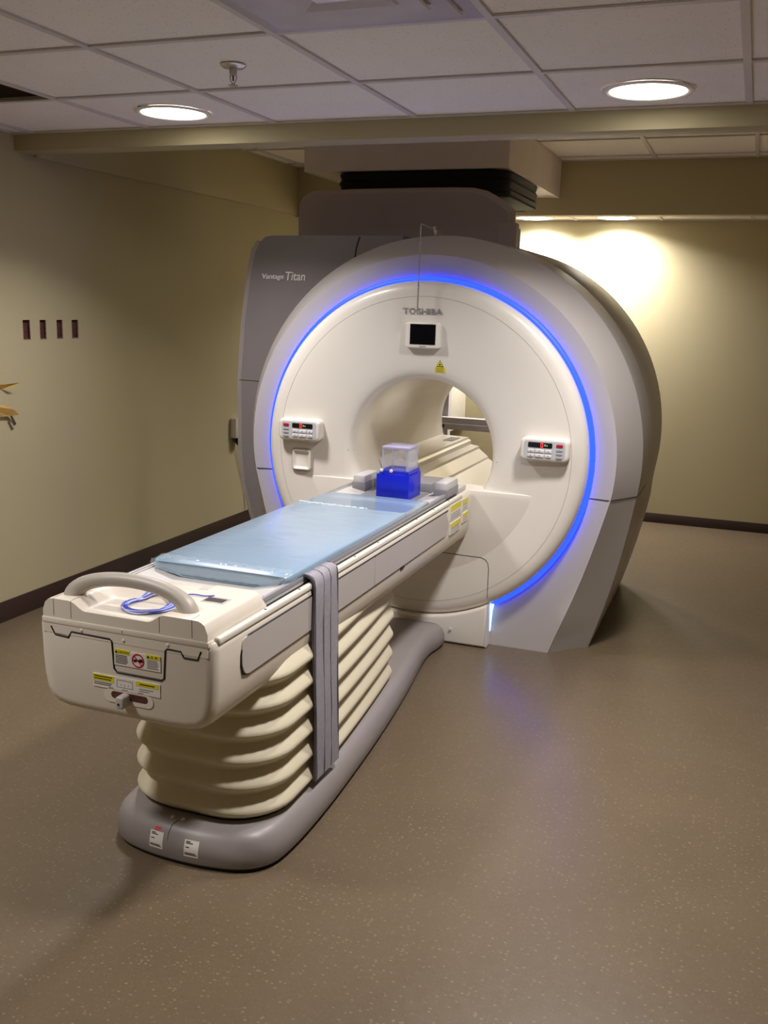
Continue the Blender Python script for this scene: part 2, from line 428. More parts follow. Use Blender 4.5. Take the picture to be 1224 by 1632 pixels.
# open plenum where a tile is missing
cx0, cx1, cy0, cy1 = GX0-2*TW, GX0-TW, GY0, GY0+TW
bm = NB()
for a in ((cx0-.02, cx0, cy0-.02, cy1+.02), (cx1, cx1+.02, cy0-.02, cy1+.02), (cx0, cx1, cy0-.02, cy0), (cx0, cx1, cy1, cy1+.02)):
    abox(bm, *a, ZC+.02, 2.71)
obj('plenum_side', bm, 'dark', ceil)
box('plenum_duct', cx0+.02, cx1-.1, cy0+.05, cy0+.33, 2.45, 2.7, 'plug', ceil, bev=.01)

# ------------------------------------------------------------------ lamps
def downlight(x, y, z, label, group, watt=LAMP_W, spread=LAMP_SPREAD):
    t = thing('downlight', label, 'ceiling light', (x, y, z), group)
    obj('trim_ring', lathe(NB(), [(.131, .006), (.131, -.003), (.138, -.006), (.150, -.0055), (.156, -.002), (.156, .0005)], (x, y, z), n=48), 'lamp_trim', t)
    obj('lens', lathe(NB(), [(0, -.014), (.05, -.0125), (.09, -.009), (.12, -.003), (.1305, .002), (.1305, .006), (0, .008)], (x, y, z), n=48), 'lens', t)
    obj('can', lathe(NB(), [(.132, .007), (.132, .12), (0, .12)], (x, y, z), n=32), 'metal', t)
    ld = bpy.data.lights.new('downlight_light', 'AREA'); ld.shape = 'DISK'; ld.size = .25; ld.energy = watt; ld.color = LAMP_COL; ld.spread = spread
    lo = bpy.data.objects.new('downlight_light', ld); COL.objects.link(lo); lo.parent = t; lo.location = (0, 0, -.0155)
    return t
FL = ['round recessed ceiling lamp in the tile nearest the wall with cut-outs, beside the beam', 'round recessed ceiling lamp beside the beam over the open floor',
      'round recessed ceiling lamp over the floor toward the table end, by the wall with cut-outs', 'round recessed ceiling lamp over the open floor, next to the air diffuser']
for i, (x, y, z) in enumerate(LAMPS): downlight(x, y, z, FL[i], 'recessed ceiling lamps in front of the beam')
for i, (x, y, z) in enumerate(RLAMPS):
    downlight(x, y, z, ['round ceiling lamp close to the back wall, next to the scanner turret', 'round ceiling lamp close to the back wall, farther from the scanner turret'][i], 'recessed ceiling lamps by the back wall', REAR_W, REAR_SPREAD)

# ------------------------------------------------------------------ MRI gantry
GX, GZ = -1.45, .924
G = thing('mri_scanner', 'large white round MRI scanner with glowing blue ring, standing behind the patient table', 'MRI scanner', (GX, 5.1, 0))
NA, NL, NF = 40, 8, 12
def outline(R, hwf, zl=-.157):
    """closed loop of (dx,dz): arc over the top, straight taper to the floor, floor line"""
    a0 = math.asin(zl/R); right = [(R*math.cos(a0+(PI/2-a0)*k/NA), R*math.sin(a0+(PI/2-a0)*k/NA)) for k in range(NA+1)]   # from joint up to top
    x0, z0 = right[0]
    line = []
    for k in range(NL):
        t = 1-k/NL; b = .03*math.sin(PI*t)*(R/1.0)
        line.append((x0+(hwf-x0)*t+b*.6, z0+(-GZ-z0)*t))
    half = [(x, z) for x, z in line]+right                    # floor corner -> joint -> top
    fl = [(hwf*k/NF, -GZ) for k in range(NF)]
    half = fl+half                                            # floor centre -> corner -> top
    left = [(-x, z) for x, z in half[1:-1]][::-1]
    return half+left
RB, RC, RD = outline(.92, .665), outline(1.015, .83), outline(1.005, .83)
RD = [(x*(.99 if z > -.3 else 1), z*1.022 if z > 0 else z) for x, z in RD]
def circ_like(loop, r):
    out = []
    for x, z in loop:
        a = math.atan2(z, x); out.append((r*math.cos(a), r*math.sin(a)))
    return out
def lp(l, y): return [(GX+x, y, GZ+z) for x, z in l]
def sc(l, s, floor=True):
    return [(x*s, max(z*s, -GZ) if not (floor and z <= -GZ+1e-6) else -GZ) for x, z in l]
ci = circ_like(RB, .822)
RBi = [(b[0]*.985+c[0]*.015, b[1]*.985+c[1]*.015) if b[1] > -GZ+1e-6 else b for b, c in zip(RB, ci)]
mid = [((b[0]*.55+c[0]*.45), (b[1]*.55+c[1]*.45)) if b[1] > -GZ+1e-6 else (b[0]*.97, b[1]) for b, c in zip(RB, RC)]
bm = NB()
loft(bm, [lp(ci, 4.48), lp(ci, 4.443), lp(RBi, 4.430), lp(RB, 4.434), lp(RC, 4.60), lp(sc(RC, 1.003), 4.63), lp(sc(RC, 1.003), 4.95), lp(sc(RC, .975), 4.97)], False, False)
obj('front_cover', bm, 'cover', G, smooth=18)
bm = NB()
RDs = sc(RD, .99); cb = circ_like(RD, .40)
loft(bm, [lp(sc(RD, .97), 4.96), lp(sc(RD, .97), 5.06), lp(RDs, 5.08), lp(RD, 5.12), lp(RD, 5.78), lp(sc(RD, .985), 5.86), lp(sc(RD, .93), 5.93), lp(cb, 5.93)], False, False)
obj('rear_cover', bm, 'cover', G, smooth=25)
# front disc with flared bore
PROF = [(.40, 5.93), (.365, 5.90), (.347, 5.85), (.345, 5.70), (.345, 5.0), (.345, 4.7), (.345, 4.445), (.347, 4.428), (.353, 4.413), (.364, 4.401), (.382, 4.392), (.41, 4.386), (.46, 4.380), (.54, 4.373), (.62, 4.366), (.70, 4.361),
        (.745, 4.360), (.768, 4.363), (.785, 4.371), (.795, 4.384), (.80, 4.402), (.80, 4.46)]
def discY(r):
    f = [(a, b) for a, b in PROF if b < 4.48]
    for (a, b), (c, d) in zip(f, f[1:]):
        if a <= r <= c and c > a: return b+(d-b)*(r-a)/(c-a)
    return 4.36
obj('face_disc', lathe(NB(), PROF, (GX, 0, GZ), axis='Y', n=160), 'white', G, smooth=50)
# glowing ring
a0_ = math.asin(.385/.811); bm = NB()
loft(bm, [[(GX+r*math.sin(a), y, GZ-r*math.cos(a)) for r, y in ((.8008, 4.418), (.808, 4.413), (.8155, 4.414), (.821, 4.420), (.821, 4.446), (.8008, 4.446))] for a in [a0_+(2*PI-2*a0_)*k/150 for k in range(151)]])
obj('light_ring', bm, 'led', G)
def surf_front(x, z):     # y of the front of the gantry at (x,z)
    return discY(math.hypot(x-GX, z-GZ))
def seam(name, pts, r=.0016, m='seam', parent=G, off=0):
    return obj(name, tube(NB(), [(x, y-off, z) for x, y, z in pts], r, 5), m, parent)
# circular seam on the disc, arc above the docking panel
obj('disc_seam', tube(NB(), [(GX+.728*math.cos(2*PI*k/120), 4.3607, GZ+.728*math.sin(2*PI*k/120)) for k in range(120)], .0011, 5, closed=True), 'seaml', G)
# cover joints at both sides
for s in (1, -1):
    zj = -.158
    pts = [(math.sqrt(.8225**2-zj**2), 4.4425), (math.sqrt(.92**2-zj**2)*.985, 4.4295), (math.sqrt(.92**2-zj**2), 4.4335), (math.sqrt(1.015**2-zj**2), 4.5995), (math.sqrt(1.018**2-zj**2), 4.635), (math.sqrt(1.018**2-zj**2), 4.95)]
    seam('cover_seam', [(GX+s*a, b, GZ+zj) for a, b in pts], .0022)
# lower apron that closes the bore below the couch
pts = [(.56, -.157), (.62, -.172)]
for k in range(25):
    a = -math.asin(.30)-k/24*(PI-2*math.asin(.30)); pts.append((.64*math.cos(a), .64*math.sin(a)))
pts += [(-.62, -.172), (-.56, -.157)]
plateY('apron', [(GX+x, GZ+z) for x, z in pts], 4.3695, 4.52, 'white', G, bev=.004)
# lower docking unit at the floor
pts = [(.378, -GZ+.004)]
for k in range(15):
    x = .378-k/14*.756; pts.append((x, -math.sqrt(.799**2-x*x)))
pts += [(-.378, -GZ+.004)]
plateY('docking_foot', [(GX+x, GZ+z) for x, z in pts], 4.352, 4.43, 'white', G, bev=.014)
ft = obj('foot_bolt', lathe(NB(), [(0, 4.345), (.007, 4.346), (.008, 4.356)], (GX+.2, 0, .075), axis='Y', n=14), 'greylight', G)
# panel outline above it
po = [(-.37, -.47)]
po += [(.33, -.478), (.352, -.486), (.366, -.502), (.371, -.53), (.373, -.74)]
P2 = []
for (a, b), (c, d) in zip(po, po[1:]):
    for k in range(6): P2.append((a+(c-a)*k/6, b+(d-b)*k/6))
P2.append(po[-1])
seam('panel_seam', [(GX+x, min(surf_front(GX+x, GZ+z), 4.3695 if math.hypot(x, z) < .64 else 9)-.0002, GZ+z) for x, z in P2], .0016)
# glowing wedge standing in for light leaking from the gap at the ring end
bm = NB()
loft(bm, [[(GX+.3795, 4.418, .07), (GX+.3805, 4.418, .07), (GX+.3805, 4.428, .07), (GX+.3795, 4.428, .07)], [(GX+.380, 4.41, .17), (GX+.386, 4.41, .17), (GX+.386, 4.428, .17), (GX+.380, 4.428, .17)], [(GX+.3795, 4.40, .208), (GX+.395, 4.412, .214), (GX+.395, 4.428, .214), (GX+.3795, 4.428, .208)]])
obj('light_leak', bm, 'leak', G)
# bore floor: stepped slab
prof = [(-.333, -.60+.60-.095), (-.155, -.099), (-.152, -.110), (-.137, -.119), (-.137, -.142), (-.085, -.150), (-.083, -.165), (-.026, -.210), (-.020, -.222), (.10, -.30), (.165, -.335)]
under = [(.165, -.303), (0, -.3447), (-.165, -.303), (-.28, -.2)]
prof2 = [(x, z) for x, z in prof[:-1]]+[(.168, -.298), (0, -.342), (-.165, -.300), (-.28, -.198)]
bm = NB(); loft(bm, [[(GX+x, 4.70, GZ+z) for x, z in prof2], [(GX+x, 5.80, GZ+z) for x, z in prof2]])
bf = obj('bore_floor', bm, 'white', G, smooth=20)
box('slot', GX-.245, GX-.185, 5.55, 5.72, GZ-.0985, GZ-.0955, 'grey', bf)
# side cover (left), grey
SC = [(-2.43, .0), (-2.537, .41), (-2.60, .62), (-2.618, .80), (-2.622, 1.2), (-2.60, 1.5), (-2.565, 1.75), (-2.535, 1.88), (-2.505, 1.922), (-2.46, 1.942), (-2.41, 1.946), (-1.65, 1.946), (-1.65, 1.5), (-1.93, 1.36), (-1.93, 0)]
SCi = inset_loop(SC, .034); SCi = [(x, SC[i][1] if i in (0, len(SC)-1) or i >= 10 else z) for i, (x, z) in enumerate(SCi)]; SCi[9] = (SC[9][0]+.012, SC[9][1]-.004); SCi[8] = (SC[8][0]+.026, SC[8][1]-.012)
bm = NB(); loft(bm, [[(x, 4.70, z) for x, z in SCi], [(x, 5.85, z) for x, z in SCi]])
sco = obj('side_cover', bm, 'grey', G, smooth=25)
bm = NB()
loft(bm, [[(x, 4.699, z) for x, z in SCi[:9]], [(x, 4.716, z) for x, z in SC[:9]], [(x, 5.8, z) for x, z in SC[:9]]], False, False, closed=False)
bmesh.ops.solidify(bm, geom=bm.faces[:], thickness=.004)
obj('side_trim', bm, 'greylight', sco, smooth=30)
seam('side_seam', [(-1.938, 4.6995, 1.84), (-1.932, 4.6995, 1.88), (-1.924, 4.6995, 1.912), (-1.914, 4.6995, 1.938), (-1.912, 4.706, 1.945)], .0036, 'black')
seam('side_seam', [(-2.625, 4.75, 1.19), (-2.60, 4.700, 1.19), (-2.30, 4.6995, 1.185)], .002)
for s_, cx, hh, ww in (('Vantage', -2.398, .034, .126), ('Titan', -2.268, .044, .112)):
    bm = put_xz(fit_text(s_, ww, hh, font_shear=.15, bold=.008, extrude=.004), cx, 4.6985, 1.742 if s_ == 'Titan' else 1.735)
    obj('lettering', bm, 'letters', sco, smooth=0)
# turret
TU = [(-2.53, 1.88), (-2.535, 2.10), (-2.525, 2.17), (-2.50, 2.21), (-2.45, 2.232), (-2.2, 2.242), (-1.85, 2.244), (-1.6, 2.243), (-1.50, 2.240), (-1.42, 2.222), (-1.33, 2.175), (-1.262, 2.12), (-1.255, 1.88)]
TUi = inset_loop(TU, .03); 
bm = NB(); loft(bm, [[(x, 5.24, z) for x, z in TUi], [(x, 5.255, z) for x, z in inset_loop(TU, .012)], [(x, 5.29, z) for x, z in TU], [(x if x < -1.8 else x-.27*(x+1.8)/.545, 6.3, z) for x, z in TU]])
tu = obj('turret', bm, 'turret', G, smooth=30)
box('turret_step', -1.34, -1.240, 5.22, 5.30, 1.88, 2.055, 'turret', tu, bev=.01)
box('turret_plate', -1.27, -1.238, 5.30, 5.33, 1.88, 2.03, 'greylight', tu, bev=.004)
# black flexible collar between turret and ceiling duct
bm = NB(); loops = []
for i in range(9):
    t = i/8; z = 2.225+.135*t; d = .006*math.sin(i*2.3)
    loops.append([(x, y, z+random.uniform(-.004, .004)) for x, y in inset_loop(rrect(-1.90, 5.97, 1.04, .86, .10, 6), d+random.uniform(-.003, .003))])
loft(bm, loops); obj('flexible_collar', bm, 'cloth_black', G, smooth=30)
DX0, DX1 = -2.603, -1.367
D1 = thing('ceiling_duct', 'painted rectangular duct box hanging from the raised ceiling above the scanner turret', 'duct', ((DX0+DX1)/2, 6.2, 2.37))
bm = NB()
abox(bm, DX0, DX1, 5.495, 5.512, 2.368, ZP); abox(bm, DX0, DX0+.015, 5.512, YP, 2.368, ZP); abox(bm, DX1-.015, DX1, 5.512, YP, 2.368, ZP)
obj('side_panel', bm, 'duct', D1)
box('corner_trim', DX1-.03, DX1+.004, 5.49, 5.51, 2.366, ZP, 'duct', D1)
for a, b in ((5.512, 5.95), (5.965, 6.45), (6.465, 7.0)):
    box('bottom_panel', DX0+.015, DX1-.015, a, b, 2.372, 2.384, 'duct', D1)
# screen on the disc
fr = plateY('screen_frame', rrect(GX+.004, 1.474, .171, .116, .012), 4.350, 4.405, 'white', G, bev=.005)
obj('screen', abox(NB(), GX+.004-.062, GX+.004+.062, 4.3485, 4.352, 1.426+.007, 1.526), 'screen', fr)
box('model_plate', GX-.012, GX+.020, 4.3492, 4.351, 1.4215, 1.4265, 'seaml', fr)
obj('maker_lettering', put_xz(fit_text('TOSHIBA', .193, .026, bold=.004, extrude=.003), GX-.004, 4.362, 1.585), 'silver', G, smooth=0)
# laser warning label on the flared face
def decal(name, quad, m, parent, off=.0012, n=6):
    (x0, z0, x1, z1) = quad; bm = NB(); V = {}
    for i in range(n+1):
        for j in range(n+1):
            x = x0+(x1-x0)*i/n; z = z0+(z1-z0)*j/n; V[i, j] = bm.verts.new((x, surf_front(x, z)-off, z))
    for i in range(n):
        for j in range(n): bm.faces.new((V[i, j], V[i+1, j], V[i+1, j+1], V[i, j+1]))
    return obj(name, bm, m, parent)
def tri(name, cx, cz, s, m, parent, off):
    bm = NB(); vs = []
    for x, z in ((cx-s*.5, cz-s*.42), (cx+s*.5, cz-s*.42), (cx, cz+s*.46)): vs.append(bm.verts.new((x, surf_front(x, z)-off, z)))
    bm.faces.new(vs); return obj(name, bm, m, parent)
ex = GX+.083
lab = decal('warning_label', (ex-.025, 1.305, ex+.025, 1.331), 'yellow', G)
tri('warning_triangle', ex, 1.347, .036, 'ink', lab, .0012); tri('warning_triangle', ex, 1.3468, .027, 'yellow', lab, .0020)
decal('warning_mark', (ex-.0035, 1.339, ex+.0035, 1.347), 'ink', lab, .0026, 1)
for k in range(3): decal('print_line', (ex-.018, 1.324-k*.007, ex+.018, 1.326-k*.007), 'inkg', lab, .0018, 2)
bm = NB(); bmesh.ops.create_uvsphere(bm, u_segments=24, v_segments=12, radius=1)
for v in bm.verts: v.co = Vector((GX+.012+v.co.x*.030, 4.43+v.co.y*.022, 1.287+v.co.z*.011))
obj('bore_lamp', bm, 'white', G)
# control panels
SEG = dict(a=(0, 1), b=(1, .5), c=(1, -.5), d=(0, -1), e=(-1, -.5), f=(-1, .5))
def control_panel(cx, cz, mirror):
    s = -1 if mirror else 1       # s=+1: red key on the left
    w, h = .222, .108; yf = 4.318
    p = plateY('control_panel', rrect(cx, cz, w, h, .026, 6), yf, 4.40, 'white', G, bev=.013)
    plateY('keypad', rrect(cx, cz, w-.034, h-.030, .014, 4), yf-.0008, yf+.004, 'keypad', p)
    d = plateY('display', rrect(cx+s*.020, cz+.021, .110, .023, .005, 3), yf-.0022, yf+.003, 'screen', p)
    bm = NB(); zx, zz, a, b = cx+s*.012, cz+.021, .0045, .008
    for px, pz, ww, hh in ((zx, zz+b, a, .0011), (zx, zz-b, a, .0011), (zx-a, zz, .0011, b), (zx+a, zz, .0011, b)):
        abox(bm, px-ww, px+ww, yf-.0032, yf-.002, pz-hh, pz+hh)
    obj('digit', bm, 'digit', d)
    for q in range(2): box('digit', zx+.012+q*.009, zx+.016+q*.009, yf-.0032, yf-.002, zz-.004, zz+.002+.003*(1-q), 'digitg', d)
    for r in range(2):
        for c, (ox, ww) in enumerate(((-.022, .028), (.018, .040), (.058, .028))):
            x = cx+s*(ox+.003); z = cz-.006-r*.021
            kx = plateY('key', rrect(x, z, ww, .0135, .004, 3), yf-.0042, yf+.002, 'key', p, bev=.0015)
            box('print_line', x-.003, x+.003, yf-.0046, yf-.004, z-.002, z+.002, 'inkg', kx)
    for r in range(3): plateY('oval_key', rrect(cx-s*.068, cz+.003-r*.017, .029, .011, .0052, 4), yf-.004, yf+.002, 'keyd', p, bev=.0015)
    plateY('stop_key', rrect(cx-s*.068, cz+.023, .031, .013, .0062, 4), yf-.005, yf+.002, 'red', p, bev=.002)
    return p
control_panel(-2.060, .995, False)
control_panel(-.840, .990, True)
# small pocket below the left panel
pk = (-2.060, .842)
bm = NB(); A = rrect(pk[0], pk[1], .104, .108, .016, 5); C2 = rrect(pk[0], pk[1], .066, .070, .008, 5)
loft(bm, [[(x, 4.370, z) for x, z in A], [(x, 4.3515, z) for x, z in inset_loop(A, .003)], [(x, 4.3495, z) for x, z in inset_loop(A, .006)], [(x, 4.3500, z) for x, z in inset_loop(A, .010)], [(x, 4.3545, z) for x, z in rrect(pk[0], pk[1], .078, .080, .010, 5)], [(x, 4.3595, z) for x, z in C2]], False, True)
obj('pocket', bm, 'white', G)
seam('pocket_seam', [(x, 4.3600, z) for x, z in rrect(pk[0], pk[1], .107, .111, .017, 5)]+[(A[0][0]+.0015, 4.36, A[0][1])], .0012, 'seaml')
for s in (-1, 1): seam('bore_mark', [(GX+s*.352, surf_front(GX+s*.352, GZ-.02)-.0005, GZ-.02), (GX+s*.378, surf_front(GX+s*.378, GZ-.02)-.0005, GZ-.02)], .0012)

# ------------------------------------------------------------------ patient table
TX = -1.447
T = thing('patient_table', 'cream patient table on a folded bellows and grey floor base, docked to the scanner', 'patient table', (TX, 3.0, 0))
def symm(half): return half+[(-x, y) for x, y in half[::-1] if x > 1e-6]
def smooth_closed(pts, it=2):
    for _ in range(it):
        n = len(pts); out = []
        for i in range(n):
            a, b = pts[i], pts[(i+1) % n]
            out += [(a[0]*.75+b[0]*.25, a[1]*.75+b[1]*.25), (a[0]*.25+b[0]*.75, a[1]*.25+b[1]*.75)]
        pts = out
    return pts
BX = -1.423
hb = [(0, 2.185), (.10, 2.190), (.205, 2.215), (.268, 2.275), (.285, 2.37), (.288, 2.55), (.278, 2.8), (.246, 3.25), (.195, 3.70), (.150, 4.00), (.140, 4.13), (.155, 4.24), (.16, 4.35)]
BO = smooth_closed(symm(hb), 2)
def bl(d, z): return [(BX+x, y, z) for x, y in inset_loop(BO, d)]
bm = NB(); loft(bm, [bl(.010, .001), bl(.010, .014)])
obj('rubber_foot', bm, 'black', T)
bm = NB(); loft(bm, [bl(.004, .013), bl(0, .02), bl(.002, .06), bl(.012, .088), bl(.028, .106), bl(.05, .114)])
ba = obj('floor_base', bm, 'tbase', T, smooth=60)
# bellows
def bel(d, z):
    hw = .258-d; y0 = 2.262+d; y1 = 3.545-d*.4
    def tp_(x, y): return x*(1-.34*max(0, (y-2.5)/1.05)**1.5)
    half = [(hw-.17+.17*math.sin(PI/2*k/8), y0+.17-.17*math.cos(PI/2*k/8)) for k in range(9)]
    half += [(hw, y0+.17+(y1-.03-y0-.17)*k/10) for k in range(1, 10)]
    half += [(hw-.03+.03*math.cos(PI/2*k/5), y1-.03+.03*math.sin(PI/2*k/5)) for k in range(6)]
    pts = [(tp_(x, y), y) for x, y in half]
    return [(BX+x, y, z) for x, y in pts]+[(BX-x, y, z) for x, y in pts[::-1]]
bm = NB(); loops = [bel(.03, .112)]
nf = 6; z0b, z1b = .114, .60; hf = (z1b-z0b)/nf
for i in range(nf):
    zb = z0b+i*hf
    for t, d in ((.03, .024), (.12, .017), (.24, .006), (.34, .001), (.42, .0), (.52, .003), (.68, .012), (.84, .021), (.95, .026)):
        loops.append(bel(d, zb+t*hf))
loft(bm, loops); obj('bellows', bm, 'bellow', T, smooth=50)
seam('base_gap', [(x, y, .1142) for x, y, z in bel(.024, 0)]+[(bel(.024, 0)[0][0], bel(.024, 0)[0][1], .1142)], .004, 'black', T)
# body
hp = [(0, .520), (.14, .520), (.185, .522), (.220, .530), (.244, .546), (.257, .572), (.264, .61), (.268, .66), (.270, .745), (.2655, .766), (.256, .772), (.225, .772), (0, .760)]
BP = symm(hp)
def tl(d, y, zmin=None): return [(TX+x, y, z) for x, z in inset_loop(BP, d)]
bm = NB(); loft(bm, [tl(.028, 2.0), tl(.012, 2.004), tl(.003, 2.014), tl(0, 2.03), tl(0, 4.2), tl(0, 4.353)])
tb = obj('table_body', bm, 'tbody', T, smooth=50)
YE = 1.9985
# flap outline on the end face
fl = [(-1.672, .748), (-1.660, .727), (-1.618, .724), (-1.607, .741), (-1.488, .7385), (-1.481, .734), (-1.476, .66), (-1.468, .651), (-1.333, .650), (-1.325, .656), (-1.320, .732), (-1.314, .738), (-1.274, .737), (-1.266, .722), (-1.226, .722), (-1.216, .746)]
seam('flap_gap', [(x, YE+.0017, z) for x, z in fl], .0030, 'black', tb)
box('end_face_top', TX-.250, TX+.250, 1.9992, 2.05, .730, .758, 'tbody', tb)
box('end_lip', TX-.253, TX+.253, 1.9978, 2.06, .7565, .772, 'tbody', tb, bev=.0015)
for bx_ in (-1.575, -1.445, -1.312): obj('push_stud', lathe(NB(), [(0, 1.9970), (.0035, 1.9975), (.006, 1.9995), (.006, 2.003)], (bx_, 0, .7485 if bx_ != -1.445 else .740), axis='Y', n=16), 'tbody', tb)
box('index_mark', -1.452, -1.443, 1.9972, 1.9985, .759, .769, 'paper', tb); box('index_mark', -1.4485, -1.4465, 1.9968, 1.998, .761, .767, 'ink', tb)
# labels on the end face
def flat(name, x0, x1, z0, z1, m, parent, y=YE): return box(name, x0, x1, y, y+.002, z0, z1, m, parent)
def txt(name, s, cx, cz, wd, h, m, parent, y=YE):
    bm = fit_text(s, wd, h)
    return obj(name, put_xz(bm, cx, y-.0006, cz), m, parent, smooth=0) if bm.verts else bm.free()
c1 = flat('caution_label', -1.474, -1.334, .672, .713, 'paper', tb, YE-.0006)
y1_ = YE-.0012
flat('label_header', -1.4725, -1.4265, .7035, .715, 'yellow', c1, y1_); flat('label_header', -1.3765, -1.3345, .7035, .714, 'yellow', c1, y1_)
txt('print', 'CAUTION', -1.445, .709, .032, .0062, 'ink', c1, y1_); txt('print', '注 意', -1.353, .709, .022, .0066, 'ink', c1, y1_)
for tx_ in (-1.4665, -1.3705):
    bm = NB(); bm.faces.new([bm.verts.new(p) for p in ((tx_-.0045, y1_-.0006, .7055), (tx_+.0045, y1_-.0006, .7055), (tx_, y1_-.0006, .7128))]); obj('warning_triangle', bm, 'ink', c1)
for k in range(6):
    flat('print_line', -1.470, -1.4325-random.uniform(0, .008), .6985-k*.0042, .7000-k*.0042, 'ink', c1, y1_)
    flat('print_line', -1.374, -1.339-random.uniform(0, .008), .6985-k*.0042, .7000-k*.0042, 'inkg', c1, y1_)
obj('prohibition_ring', lathe(NB(), [(.0155, y1_-.0006), (.0185, y1_-.0006), (.0185, y1_+.0006), (.0155, y1_+.0006)], (-1.4015, 0, .693), axis='Y', n=32, closed_prof=True), 'redink', c1)
bm = NB(); abox(bm, -.0013, .0013, -.0006, .0006, -.0165, .0165)
bmesh.ops.rotate(bm, verts=bm.verts, matrix=Matrix.Rotation(math.radians(45), 3, 'Y')); bmesh.ops.rotate(bm, verts=bm.verts, matrix=Matrix.Rotation(math.radians(90), 3, 'Y')); bmesh.ops.translate(bm, verts=bm.verts, vec=(-1.4015, y1_-.0004, .693)); obj('prohibition_bar', bm, 'redink', c1)
bm = NB()
for hx, hz, a, b in ((-.009, -.001, .004, .0035), (-.003, .001, .003, .0025), (.004, .0005, .005, .002), (.0095, .001, .0045, .0045)): abox(bm, -1.4015+hx-a, -1.4015+hx+a, y1_-.0004, y1_, .693+hz-b, .693+hz+b)
obj('hand_symbol', bm, 'ink', c1)
c2 = flat('instruction_label', -1.543, -1.337, .602, .638, 'paper', tb, YE-.0006)
flat('label_header', -1.542, -1.477, .620, .637, 'yellow', c2, y1_); flat('label_header', -1.409, -1.342, .624, .6365, 'yellow', c2, y1_)
for k in range(2):
    flat('print_line', -1.538, -1.482-k*.004, .6315-k*.0065, .6335-k*.0065, 'ink', c2, y1_-.0008); flat('print_line', -1.539, -1.484-k*.003, .6145-k*.0048, .616-k*.0048, 'ink', c2, y1_)
    flat('print_line', -1.400, -1.358-k*.012, .616-k*.0055, .6175-k*.0055, 'inkg', c2, y1_)
flat('print_line', -1.398, -1.353, .629, .6312, 'ink', c2, y1_-.0008)
for px_ in (-1.487, -1.444, -1.396): flat('print_line', px_-.008, px_+.008, .6045, .6062, 'inkg', c2, y1_)
bm = NB()
for a in ((-1.468, -1.4672, .611, .631), (-1.4208, -1.42, .611, .631), (-1.468, -1.42, .6305, .6313), (-1.468, -1.42, .611, .6118), (-1.4555, -1.4545, .617, .621), (-1.4445, -1.4435, .615, .621), (-1.4335, -1.4325, .617, .621)): abox(bm, a[0], a[1], y1_, y1_+.001, a[2], a[3])
obj('diagram', bm, 'inkg', c2)
# selector knob in its slot
plateY('knob_slot', rrect(-1.4335, .583, .150, .034, .0165, 6), YE-.0006, 2.03, 'tbody', tb)
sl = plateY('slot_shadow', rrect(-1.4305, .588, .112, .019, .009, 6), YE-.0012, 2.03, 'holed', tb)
plateY('lever_knob', rrect(-1.4415, .580, .026, .034, .008, 4), 1.968, 2.01, 'tpanel', tb, bev=.005)
obj('knob_screw', lathe(NB(), [(0, 1.9665), (.0035, 1.967), (.0035, 1.971)], (-1.4435, 0, .577), axis='Y', n=12), 'ink', tb)
# side panels (right and left)
def side_panel(s, y0, y1, r0, r1):
    bm = NB(); z0_, z1_ = .632, .741; pts = []
    for (cy_, cz_, r, a0) in ((y1-r1, z1_-.004, .004 if r1 < .01 else .004, 0), (y0+r0, z1_-r0*.6, r0, 90), (y0+r0, z0_+r0, r0, 180), (y1-r1, z0_+r1, r1, 270)):
        for k in range(7):
            a = math.radians(a0+90*k/6)
            yy = cy_+r*math.cos(a); zz = min(cz_+r*math.sin(a), z1_); pts.append((yy, zz))
    def X(z): return .270-max(0, .66-z)*.07
    loops = []
    for d, e in ((0, -.01), (0, .0015), (.0018, .003)):
        loops.append([(TX+s*(X(z)+e), y, z) for y, z in inset_loop(pts, d)])
    loft(bm, loops); return obj('side_panel', bm, 'tpanel', tb, smooth=30)
for s in (1, -1):
    side_panel(s, 2.135, 3.095, .045, .003); side_panel(s, 3.100, 3.99, .003, .05)
    seam('panel_gap', [(TX+s*.2715, 2.17, .7425), (TX+s*.2715, 3.97, .7425)], .0028, 'black', tb)
    seam('panel_gap', [(TX+s*.2715, 2.17, .7425), (TX+s*.2705, 2.142, .728), (TX+s*.2705, 2.133, .70), (TX+s*.2695, 2.133, .668), (TX+s*.2685, 2.145, .640), (TX+s*.2675, 2.18, .630)], .0022, 'black', tb)
    seam('panel_gap', [(TX+s*.2675, 2.18, .6305), (TX+s*.2675, 3.94, .6305)], .0012, 'seam', tb)
    # cream top rail, screws
    box('rail_gap_shade', min(TX+s*.2438, TX+s*.2535), max(TX+s*.2438, TX+s*.2535), 2.10, 4.18, .768, .7745, 'black', tb)  # black strip stands in for the shade down in the gap
    rc = box('top_rail', min(TX+s*.2535, TX+s*.2712), max(TX+s*.2535, TX+s*.2712), 2.022, 4.20, .758, .7805, 'railc', tb, bev=.007, seg=3)
    for k in range(9): obj('screw', lathe(NB(), [(0, .0012), (.0035, .0008), (.004, -.001)], (TX+s*.264, 2.28+k*.215, .7805), n=10), 'seam', rc)
bm = NB(); abox(bm, TX+.260, TX+.2685, 3.385, 3.43, .617, .634, .003); obj('latch_notch', bm, 'holed', tb)
